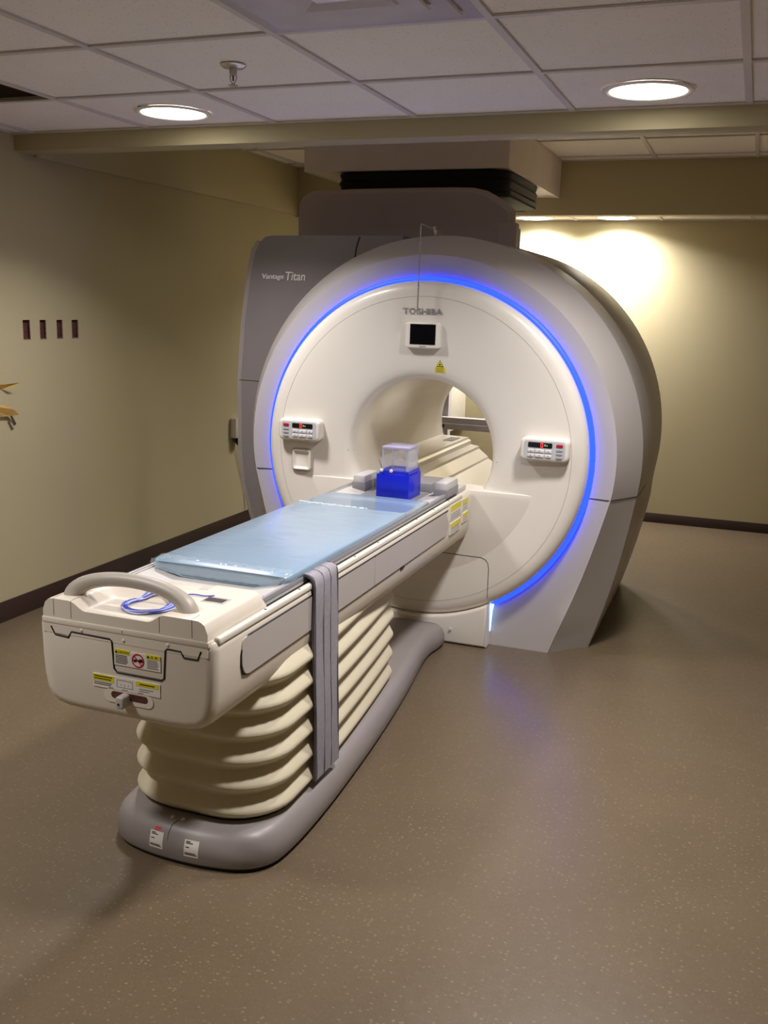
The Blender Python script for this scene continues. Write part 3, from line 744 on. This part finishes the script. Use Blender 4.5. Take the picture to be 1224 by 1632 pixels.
# couch top: trough with grey side rails
tp = symm([(0, .776), (.13, .776), (.205, .790), (.222, .794), (.226, .797), (.236, .797), (.238, .785), (.225, .768), (0, .764)])
half = [(.13, .776), (.205, .791), (.224, .794), (.2425, .794), (.2425, .776), (.2, .774)]
tp = [(x, z) for x, z in half]+[(-x, z) for x, z in half[::-1]]
bm = NB(); loft(bm, [[(TX+x, 2.03, z) for x, z in tp], [(TX+x, 4.345, z) for x, z in tp]])
ct = obj('couch_top', bm, 'tray', T, smooth=30)
for s in (1, -1):
    for nm, a, b, z0_, z1_, y0_ in (('guide_rail', .231, .2435, .783, .8005, 2.20), ('edge_strip', .223, .231, .79, .7985, 2.34)):
        box(nm, min(TX+s*a, TX+s*b), max(TX+s*a, TX+s*b), y0_, 4.14, z0_, z1_, 'rail' if nm == 'guide_rail' else 'tpanel', ct, bev=.003)
# end unit (height field) with hand dip
bm = NB(); nx, ny = 60, 28; x0_, x1_, y0_, y1_ = TX-.250, TX+.250, 2.0, 2.315
def ss(a, b, t): t = max(0, min(1, (t-a)/(b-a))); return t*t*(3-2*t)
def hz(x, y, x0_=x0_, x1_=x1_, y0_=y0_, y1_=y1_):
    u = x-TX
    h = .826
    dip = ss(-.165, -.115, u)*(1-ss(.075, .125, u))
    h -= .024*dip*(1-ss(2.14, 2.17, y))
    mid = ss(-.235, -.2, u)*(1-ss(.095, .105, u))
    h -= .030*mid*ss(2.235, 2.245, y)
    e = min(ss(0, .03, x-x0_), ss(0, .03, x1_-x)); f = min(ss(-.03, .005, y-y0_), ss(-.003, .025, y1_-y))
    e = max(0, min(1, (x-x0_)/.034, (x1_-x)/.034)); e = .3+.7*math.sqrt(max(0, 1-(1-e)**2))
    return .776+(h-.776)*e*f**.6
V = {}
for i in range(nx+1):
    for j in range(ny+1):
        x = x0_+(x1_-x0_)*i/nx; y = y0_+(y1_-y0_)*j/ny; V[i, j] = bm.verts.new((x, y, hz(x, y)))
for i in range(nx):
    for j in range(ny): bm.faces.new((V[i, j], V[i+1, j], V[i+1, j+1], V[i, j+1]))
rim = [V[i, 0] for i in range(nx+1)]+[V[nx, j] for j in range(1, ny+1)]+[V[i, ny] for i in range(nx-1, -1, -1)]+[V[0, j] for j in range(ny-1, 0, -1)]
low = [bm.verts.new((v.co.x, v.co.y, .768)) for v in rim]
for i in range(len(rim)):
    j = (i+1) % len(rim); bm.faces.new((rim[i], low[i], low[j], rim[j]))
bm.faces.new(low)
eu = obj('end_unit', bm, 'tbody', T, smooth=35)
for xs_ in (-.215, -.16, .11, .205): seam('unit_seam', [(TX+xs_, 2.0-.0002, .778), (TX+xs_, 1.9998, hz(TX+xs_, 2.0))]+[(TX+xs_, 2.0+.012*k, hz(TX+xs_, 2.0+.012*k)+.0003) for k in range(1, 4)], .0009, 'seaml', eu)
# slots at the right of the unit
for xx, yy, ww, dd in ((TX+.178, 2.165, .034, .05),):
    bm = NB(); abox(bm, xx-ww, xx+ww, yy-dd/2, yy+dd/2, .8245, .8275, .002); so = obj('slot_frame', bm, 'tpanel', eu)
    box('slot', xx-ww+.006, xx+ww-.006, yy-dd/2+.006, yy+dd/2-.012, .8270, .8280, 'seam', so)
box('socket_block', TX-.06, TX+.055, 2.245, 2.31, .790, .812, 'tbody', eu, bev=.006)
# arched handle
hpth = []; hr = []
HY = 2.055
for k in range(33):
    t = k/32; a = PI*(1-t); x = -1.463+.180*math.cos(a)*(1+.05*math.sin(a)); z = .795+.086*math.sin(a)**.75 if 0 < k < 32 else .795
    hpth.append((x, HY+.01*math.sin(a), z)); hr.append(.0195+.008*(abs(math.cos(a))**6))
bm = tube(NB(), hpth, hr, 14)
obj('handle', bm, 'handle', T, smooth=60)
# grey connector blocks at the scanner end
cbk = thing('x', '', '', (0, 0, 0)); bpy.data.objects.remove(cbk)
for s, x0_, x1_ in ((1, -1.262, -1.200), (-1, -1.650, -1.588)):
    b_ = box('connector_block', x0_, x1_, 4.03, 4.20, .785, .852, 'blockl', T, bev=.012)
    box('block_foot', x0_-.001, x1_+.001, 4.028, 4.202, .780, .822, 'block', b_, bev=.004)
    box('release_slot', x0_+.03, x0_+.045, 4.12, 4.17, .8445, .8462, 'seam', b_)
box('cross_bar', TX-.14, TX+.14, 4.14, 4.33, .778, .822, 'block', T, bev=.006)
box('end_plate', TX-.132, TX+.132, 3.83, 4.14, .774, .7815, 'block', T, bev=.002)
# warning labels on the side near the scanner
for y0_, y1_, z0_, z1_ in ((4.012, 4.180, .688, .755), (4.200, 4.295, .698, .750), (4.020, 4.178, .622, .674), (4.212, 4.305, .640, .684)):
    lb = box('side_label', TX+.262, TX+.2712, y0_, y1_, z0_, z1_, 'paper', tb)
    box('label_header', TX+.264, TX+.2717, y0_+.003, y1_-.003, z1_-(z1_-z0_)*.42, z1_-.003, 'yellow', lb)
    for k in range(3): box('print_line', TX+.264, TX+.2716, y0_+.008, y1_-.012, z0_+.006+k*.009, z0_+.009+k*.009, 'inkg', lb)
# stickers on the floor base
from mathutils.bvhtree import BVHTree
bmb = NB(); bmb.from_mesh(ba.data); bmesh.ops.translate(bmb, verts=bmb.verts, vec=T.location); BV = BVHTree.FromBMesh(bmb)
def base_sticker(cx, cz, slant, red):
    def P(u, v, o):
        h = BV.ray_cast(Vector((cx+u+slant*v, 1.0, cz+v)), Vector((0, 1, 0)))[0]
        return Vector((cx+u+slant*v, h.y-o, cz+v)) if h else Vector((cx+u, 2.2, cz+v))
    def quad(u0, u1, v0, v1, o, n=4):
        bm = NB(); g = [[bm.verts.new(P(u0+(u1-u0)*i/n, v0+(v1-v0)*j/n, o)) for j in range(n+1)] for i in range(n+1)]
        for i in range(n):
            for j in range(n): bm.faces.new((g[i][j], g[i+1][j], g[i+1][j+1], g[i][j+1]))
        return bm
    p = obj('serial_label', quad(-.023, .023, -.024, .024, .0008), 'paper', ba)
    for a, b, vv in ((-.018, -.004, .018), (-.018, .004, .014), (-.018, -.006, .003), (-.02, .014, -.014), (-.02, .019, -.018)): obj('print_line', quad(a, b, vv, vv+.0024, .0014), 'ink', p)
    if red: obj('red_mark', quad(-.010, .010, .026, .034, .0009), 'redink', p)
base_sticker(-1.490, .062, 0, True); base_sticker(-1.372, .060, 0, False); bmb.free()
seam('base_seam', [(-1.452, 2.1885, .02), (-1.452, 2.190, .06), (-1.452, 2.199, .088), (-1.450, 2.215, .106), (-1.440, 2.235, .1145)], .0014, 'seam', ba)
for bx_ in (-1.465, -1.430): obj('base_stud', lathe(NB(), [(0, .004), (.006, .003), (.0075, 0)], (bx_, 2.243, .1135), n=14), 'greylight', ba)

# ------------------------------------------------------------------ things on and around the table
# mattress
MT = thing('mattress', 'pale blue table mattress wrapped in clear plastic', 'mattress', (-1.43, 3.1, .777))
MX = -1.436
def msec(y, zt, hw, hb_, zb_, r=.008):
    half = [(hb_, zb_), (hw-.004, .797), (hw, .803), (hw, zt-r), (hw-r*.3, zt-r*.3), (hw-r, zt)]
    ins = [(hw*.6, zt+.001), (hw*.25, zt+.0015)]
    h = half+ins
    return [(MX+x, y, z) for x, z in h]+[(MX-x, y, z) for x, z in h[::-1]]
bm = NB()
loft(bm, [msec(2.475, .812, .205, .125, .779, .004), msec(2.466, .818, .222, .130, .7782), msec(2.478, .823, .231, .132, .778), msec(2.50, .825, .233, .132, .778), msec(3.0, .824, .233, .132, .778), msec(3.46, .823, .233, .132, .778), msec(3.50, .821, .232, .132, .778), msec(3.505, .816, .231, .132, .778), msec(3.70, .813, .230, .132, .778), msec(3.80, .809, .226, .13, .778), msec(3.825, .802, .215, .12, .778, .003)])
obj('pad', bm, 'mattress', MT, smooth=45)
# crumpled clear wrap along the near end and painted white glare on the far fold
bm = NB(); rows = []
NX = 70
for j in range(7):
    row = []
    for i in range(NX+1):
        t = i/NX; x = MX-.229+.458*t; edge = min(1, min(t, 1-t)*14)
        ph = j/6
        y = 2.520-.060*ph-(.006 if j > 2 else 0); zb_ = .8262 if j < 3 else .8262-.030*((j-2)/4)**1.3*edge-.006*(j-2)/4
        amp = .0028+.003*(1-edge)+.0015*(j > 1)
        z = zb_+amp*(math.sin(t*61+j*1.7)+math.sin(t*113+j*2.9))*.35+random.uniform(0, .0016)
        row.append(bm.verts.new((x, y-random.uniform(0, .003)-(.004 if j > 2 else 0), z)))
    rows.append(row)
for a, b in zip(rows, rows[1:]):
    for i in range(NX): bm.faces.new((a[i], a[i+1], b[i+1], b[i]))
obj('plastic_wrap', bm, 'wrap', MT, smooth=30)
bm = NB(); tube(bm, [(MX-.228+.30*k/30, 3.500+.003*math.sin(k*.9)-.012*(k/30), .8215+.0009*math.sin(k*2.1)) for k in range(31)], .0022, 6)
obj('wrap_fold_glare', bm, 'fold', MT)
# phantom: blue holder with clear box
PH = thing('test_phantom', 'clear acrylic box standing in a bright blue plastic holder on the table', 'phantom', (-1.413, 3.99, .782))
px0, px1, py0, py1 = -1.487, -1.337, 3.905, 4.068
box('blue_base', px0, px1, py0, py1, .782, .889, 'blue', PH, bev=.002)
bm = NB()
for a in ((px0+.012, px1-.004, py0+.006, py0+.012), (px0+.012, px1-.004, py1-.016, py1-.010), (px0+.012, px0+.018, py0+.012, py1-.016), (px1-.010, px1-.004, py0+.012, py1-.016)): abox(bm, *a, .892, .905)
obj('holder_lip', bm, 'blue', PH)
cbx = (px0+.019, px1-.011, py0+.013, py1-.017, .8925, 1.008)
bm = NB(); abox(bm, *cbx, .003); 
bm2 = abox(bm, cbx[0]+.008, cbx[1]-.008, cbx[2]+.008, cbx[3]-.008, cbx[4]+.008, cbx[5]-.012)
bm.free(); bm = NB(); abox(bm, *cbx, .003)
cl = obj('clear_box', bm, 'acrylic', PH, smooth=30)
box('lid', cbx[0]-.002, cbx[1]+.002, cbx[2]-.002, cbx[3]+.002, cbx[5]-.009, cbx[5]+.001, 'lid', cl, bev=.002)
for ex_, ey_ in ((0, 2), (1, 2), (0, 3), (1, 3)):
    sx_ = 1 if ex_ == 0 else -1; sy_ = 1 if ey_ == 2 else -1
    box('corner_edge', min(cbx[ex_], cbx[ex_]+sx_*.008), max(cbx[ex_], cbx[ex_]+sx_*.008), min(cbx[ey_], cbx[ey_]+sy_*.008), max(cbx[ey_], cbx[ey_]+sy_*.008), cbx[4], cbx[5]-.009, 'edge', cl)
box('side_sheet', cbx[1]-.004, cbx[1]-.001, cbx[2]+.009, cbx[3]-.009, cbx[4], cbx[5]-.009, 'edge', cl)
obj('fill_plug', lathe(NB(), [(0, cbx[2]-.008), (.010, cbx[2]-.007), (.012, cbx[2]-.003), (.012, cbx[2]+.0005)], ((cbx[0]+cbx[1])/2+.022, 0, .958), axis='Y', n=20), 'acrylic', PH)
for ox in (0, .045): obj('clear_knob', lathe(NB(), [(0, py0-.004), (.006, py0-.003), (.008, py0+.002), (.007, py0+.0055)], (px0+.022+ox, 0, .905), axis='Y', n=16), 'lamp_trim', PH)
# strap hanging over the rail
ST = thing('safety_strap', 'grey stitched fabric strap hanging over the table side to the floor base', 'strap', (-1.165, 2.655, .14))
path = [(-1.235, .8270-.022), (-1.215, .8045), (-1.198, .8045), (-1.187, .8035), (-1.174, .797), (-1.1665, .786), (-1.164, .77), (-1.163, .72), (-1.164, .64), (-1.162, .55), (-1.158, .45), (-1.155, .35), (-1.154, .25), (-1.154, .17), (-1.1545, .135)]
def strap_y(i): return 2.566+.012*(path[i][1] < .5)*(0.5-path[i][1]), 2.742+.012*(path[i][1] < .5)*(0.5-path[i][1])
def strap_bm(ya, yb, th, off):
    bm = NB(); loops = []
    for i, (x, z) in enumerate(path):
        a = Vector(path[max(i-1, 0)]); b = Vector(path[min(i+1, len(path)-1)]); t = (b-a).normalized(); nrm = Vector((-t.y, t.x))
        if nrm.x+nrm.y < 0: nrm = -nrm
        y0, y1 = strap_y(i); u = y0+(y1-y0)*ya; v = y0+(y1-y0)*yb
        p = Vector((x, z))+nrm*off; q = p-nrm*th
        wob = .002*math.sin(i*1.3)
        loops.append([(p.x+wob, u, p.y), (p.x+wob*.4, (u+v)/2, p.y), (p.x-wob, v, p.y), (q.x-wob, v, q.y), (q.x+wob*.4, (u+v)/2, q.y), (q.x+wob, u, q.y)])
    loft(bm, loops); return bm
web = obj('webbing', strap_bm(0, 1, .006, 0), 'strap', ST, smooth=40)
for a, b in ((0, .035), (.965, 1)): obj('bound_edge', strap_bm(a-.004, b+.004, .008, .0008), 'strapd', web, smooth=40)
for a in (.36, .66): obj('stitching', strap_bm(a, a+.018, .002, .0007), 'strapd', web, smooth=40)
# coil of blue cable on the end unit
CC = thing('cable_coil', 'loose coil of thin blue and clear tubing on the table end under the handle', 'cable', (-1.435, 2.09, .83))
def coil(n, ph, m, nm, r, rx, ry):
    pts = []
    for k in range(n*40+1):
        a = 2*PI*k/40+ph; j = k/40
        x = -1.438+.004*math.sin(j*2.1+ph)+(rx+.007*math.sin(j*3.3+ph))*math.cos(a); y = 2.105+.004*math.cos(j*1.7)+(ry+.006*math.sin(j*2.2+ph*2))*math.sin(a)
        z = hz(x, y)+r+.0015+.004*j/n+.002*math.sin(a*2+ph)
        pts.append((x, y, max(z, hz(x, y)+r)))
    o = obj(nm, tube(NB(), pts, r, 6), m, CC); return pts
p_ = coil(5, .3, 'cable', 'tubing', .0022, .062, .062)
coil(4, 1.1, 'cablec', 'clear_tubing', .0020, .060, .066)
coil(3, 2.4, 'cable', 'tubing', .0021, .066, .058); coil(5, 3.7, 'cablec', 'clear_tubing', .0020, .064, .062)
tail = [p_[-1]]
for k in range(1, 15):
    t = k/14; x = p_[-1][0]+.10*t; y = p_[-1][1]+.09*t+.02*math.sin(t*5); tail.append((x, y, max(hz(x, y), .797)+.004))
obj('tubing', tube(NB(), tail, .0021, 6), 'cable', CC)
# steel rod with a hook in front of the disc
RD_ = thing('hanging_rod', 'thin steel rod with a hooked end hanging in front of the scanner lettering', 'rod', (-1.456, 4.30, 1.572))
obj('arm', tube(NB(), [(-1.484, 4.66, 1.958), (-1.480, 4.56, 1.966), (-1.470, 4.44, 1.968), (-1.460, 4.33, 1.969), (-1.456, 4.302, 1.968), (-1.456, 4.30, 1.962)], .0025, 8), 'metal', RD_)
obj('shaft', tube(NB(), [(-1.456, 4.30, 1.965), (-1.4585, 4.30, 1.69)], .0032, 10), 'chrome', RD_)
obj('lower_shaft', tube(NB(), [(-1.4585, 4.30, 1.695), (-1.4605, 4.303, 1.58)], .0038, 10), 'metal', RD_)
hk = [(-1.4605, 4.303, 1.582)]+[(-1.4675+.007*math.cos(a), 4.303, 1.578+.007*math.sin(a)) for a in [-PI*k/8 for k in range(9)]]+[(-1.4745, 4.303, 1.600)]
obj('hook', tube(NB(), hk, .0030, 8), 'metal', RD_)
box('clip', -1.492, -1.474, 4.60, 4.66, 1.942, 1.968, 'metal', RD_, bev=.003)
obj('clip_bolt', lathe(NB(), [(0, .012), (.008, .010), (.008, -.004)], (-1.478, 4.56, 1.966), n=12), 'chrome', RD_)

# ------------------------------------------------------------------ ceiling fittings
SP = thing('fire_sprinkler', 'chrome pendent fire sprinkler hanging from a ceiling tile', 'sprinkler', (-1.675, 2.99, ZC))
sx, sy = -1.675, 2.99
obj('escutcheon', lathe(NB(), [(0, -.004), (.018, -.008), (.034, -.006), (.042, .0), (.040, .005)], (sx, sy, ZC), n=32), 'chrome', SP)
obj('body', lathe(NB(), [(.013, -.006), (.013, -.022), (.010, -.024), (.010, -.028), (0, -.028)], (sx, sy, ZC), n=16), 'metal', SP)
obj('glass_bulb', lathe(NB(), [(0, -.027), (.003, -.03), (.003, -.044), (0, -.047)], (sx, sy, ZC), n=10), 'bulb', SP)
for s in (-1, 1): obj('frame_arm', tube(NB(), [(sx+s*.010, sy, ZC-.024), (sx+s*.012, sy, ZC-.036), (sx+s*.009, sy, ZC-.046), (sx+s*.003, sy, ZC-.053)], .0022, 6), 'metal', SP)
obj('deflector', lathe(NB(), [(0, -.050), (.005, -.052), (.005, -.056), (.015, -.058), (.015, -.060), (0, -.060)], (sx, sy, ZC), n=20), 'metal', SP)
AD = thing('air_diffuser', 'square white stepped air diffuser filling one ceiling tile', 'air vent', (-1.0555, GY0-TW/2, ZC))
cx_, cy_ = -1.0555, GY0-TW/2
for k, (s0, s1, z0_, z1_) in enumerate(((.310, .262, -.002, .006), (.262, .196, -.005, .009), (.196, .132, -.006, .009), (.132, .070, -.007, .009))):
    bm = NB(); loops = []
    for s, z in ((s0, z0_+.004), (s0-.004, z0_), (s1+.016, z0_+.002 if k == 0 else z1_*.5), (s1, z1_), (s1-.002, z1_+.004)): loops.append([(cx_+a*s, cy_+b*s, ZC+z) for a, b in ((-1, -1), (1, -1), (1, 1), (-1, 1))])
    loft(bm, loops, False, False); bmesh.ops.solidify(bm, geom=bm.faces[:], thickness=.0015)
    obj('louvre_ring' if k else 'outer_frame', bm, 'diff', AD, smooth=20)
box('centre_plate', cx_-.066, cx_+.066, cy_-.066, cy_+.066, ZC-.006, ZC-.002, 'diff', AD)
box('back_pan', cx_-.305, cx_+.305, cy_-.305, cy_+.305, ZC+.018, ZC+.026, 'plug', AD)

# ------------------------------------------------------------------ wall fittings
OB = thing('wall_outlet_box', 'small pale box with a black plug under it, low on the wall beside the scanner', 'outlet', (XL, 6.05, .66))
box('housing', XL, XL+.045, 5.995, 6.12, .665, .805, 'plug', OB, bev=.006)
obj('plug', lathe(NB(), [(0, -.062), (.018, -.058), (.034, -.036), (.040, -.01), (.040, 0), (0, 0)], (XL+.032+.012, 6.055, .665), n=16), 'black', OB)
obj('cord', tube(NB(), [(XL+.06, 6.085, .65), (XL+.07, 6.12, .60), (XL+.06, 6.15, .50), (XL+.03, 6.2, .3), (XL+.02, 6.22, .108)], .005, 6), 'black', OB)
def tape_strip(name, label, y0, z0, shape, m, parts=None):
    t = thing(name, label, 'tape', (XL, y0, z0), 'torn tape pieces on the wall')
    for nm, pts, mm in parts:
        bm = NB(); fr_ = [bm.verts.new((XL+x, y, z)) for x, y, z in pts]; bm.faces.new(fr_)
        r = bmesh.ops.solidify(bm, geom=bm.faces[:], thickness=.0025); obj(nm, bm, mm, t, smooth=0)
    return t
tape_strip('torn_tape', 'narrow torn yellow tape flap curling off the wall, the upper one below the cut-outs', 3.78, 1.16, None, None,
           [('flap', [(.004, 3.60, 1.175), (.004, 3.77, 1.158), (.03, 3.805, 1.163), (.05, 3.845, 1.186), (.035, 3.80, 1.183), (.02, 3.77, 1.18), (.004, 3.60, 1.19)], 'tape')])
tape_strip('torn_tape', 'wider torn yellow tape flap with a brown tail curling off the wall, the lower one', 3.78, 1.03, None, None,
           [('flap', [(.004, 3.60, 1.026), (.02, 3.80, 1.026), (.04, 3.845, 1.029), (.035, 3.81, 1.058), (.02, 3.76, 1.080), (.004, 3.60, 1.10)], 'tape'),
            ('brown_tail', [(.024, 3.795, 1.026), (.024, 3.81, 1.027), (.02, 3.842, .982), (.02, 3.822, .974)], 'taped')])
# frame seen through the bore
MF = thing('metal_strut_frame', 'grey steel strut frame standing behind the scanner, seen through the bore', 'metal frame', (-2.2, 7.2, 0))
box('post', -2.245, -2.156, 7.18, 7.25, 0, 1.02, 'strut', MF, bev=.004)
cbm = box('crossbar', -2.28, -1.55, 7.10, 7.18, .70, .79, 'strut', MF, bev=.004)
box('lower_flange', -2.28, -1.55, 7.085, 7.10, .70, .745, 'strut', cbm, bev=.002)
box('square_hole', -2.185, -2.155, 7.083, 7.087, .712, .738, 'ink', cbm)
box('post', -1.63, -1.55, 7.18, 7.26, 0, .79, 'strut', MF, bev=.004)
WP = thing('wall_cabinet', 'white box cabinet mounted on the back wall behind the steel strut frame', 'cabinet', (-2.34, 7.5, .65))
box('cabinet_body', -2.52, -2.185, 7.28, YB, .65, 1.25, 'plug', WP, bev=.006)
box('door', -2.51, -2.195, 7.262, 7.28, .665, 1.235, 'plug', WP, bev=.004)
box('door_handle', -2.225, -2.210, 7.25, 7.262, .90, 1.0, 'metal', WP, bev=.003)
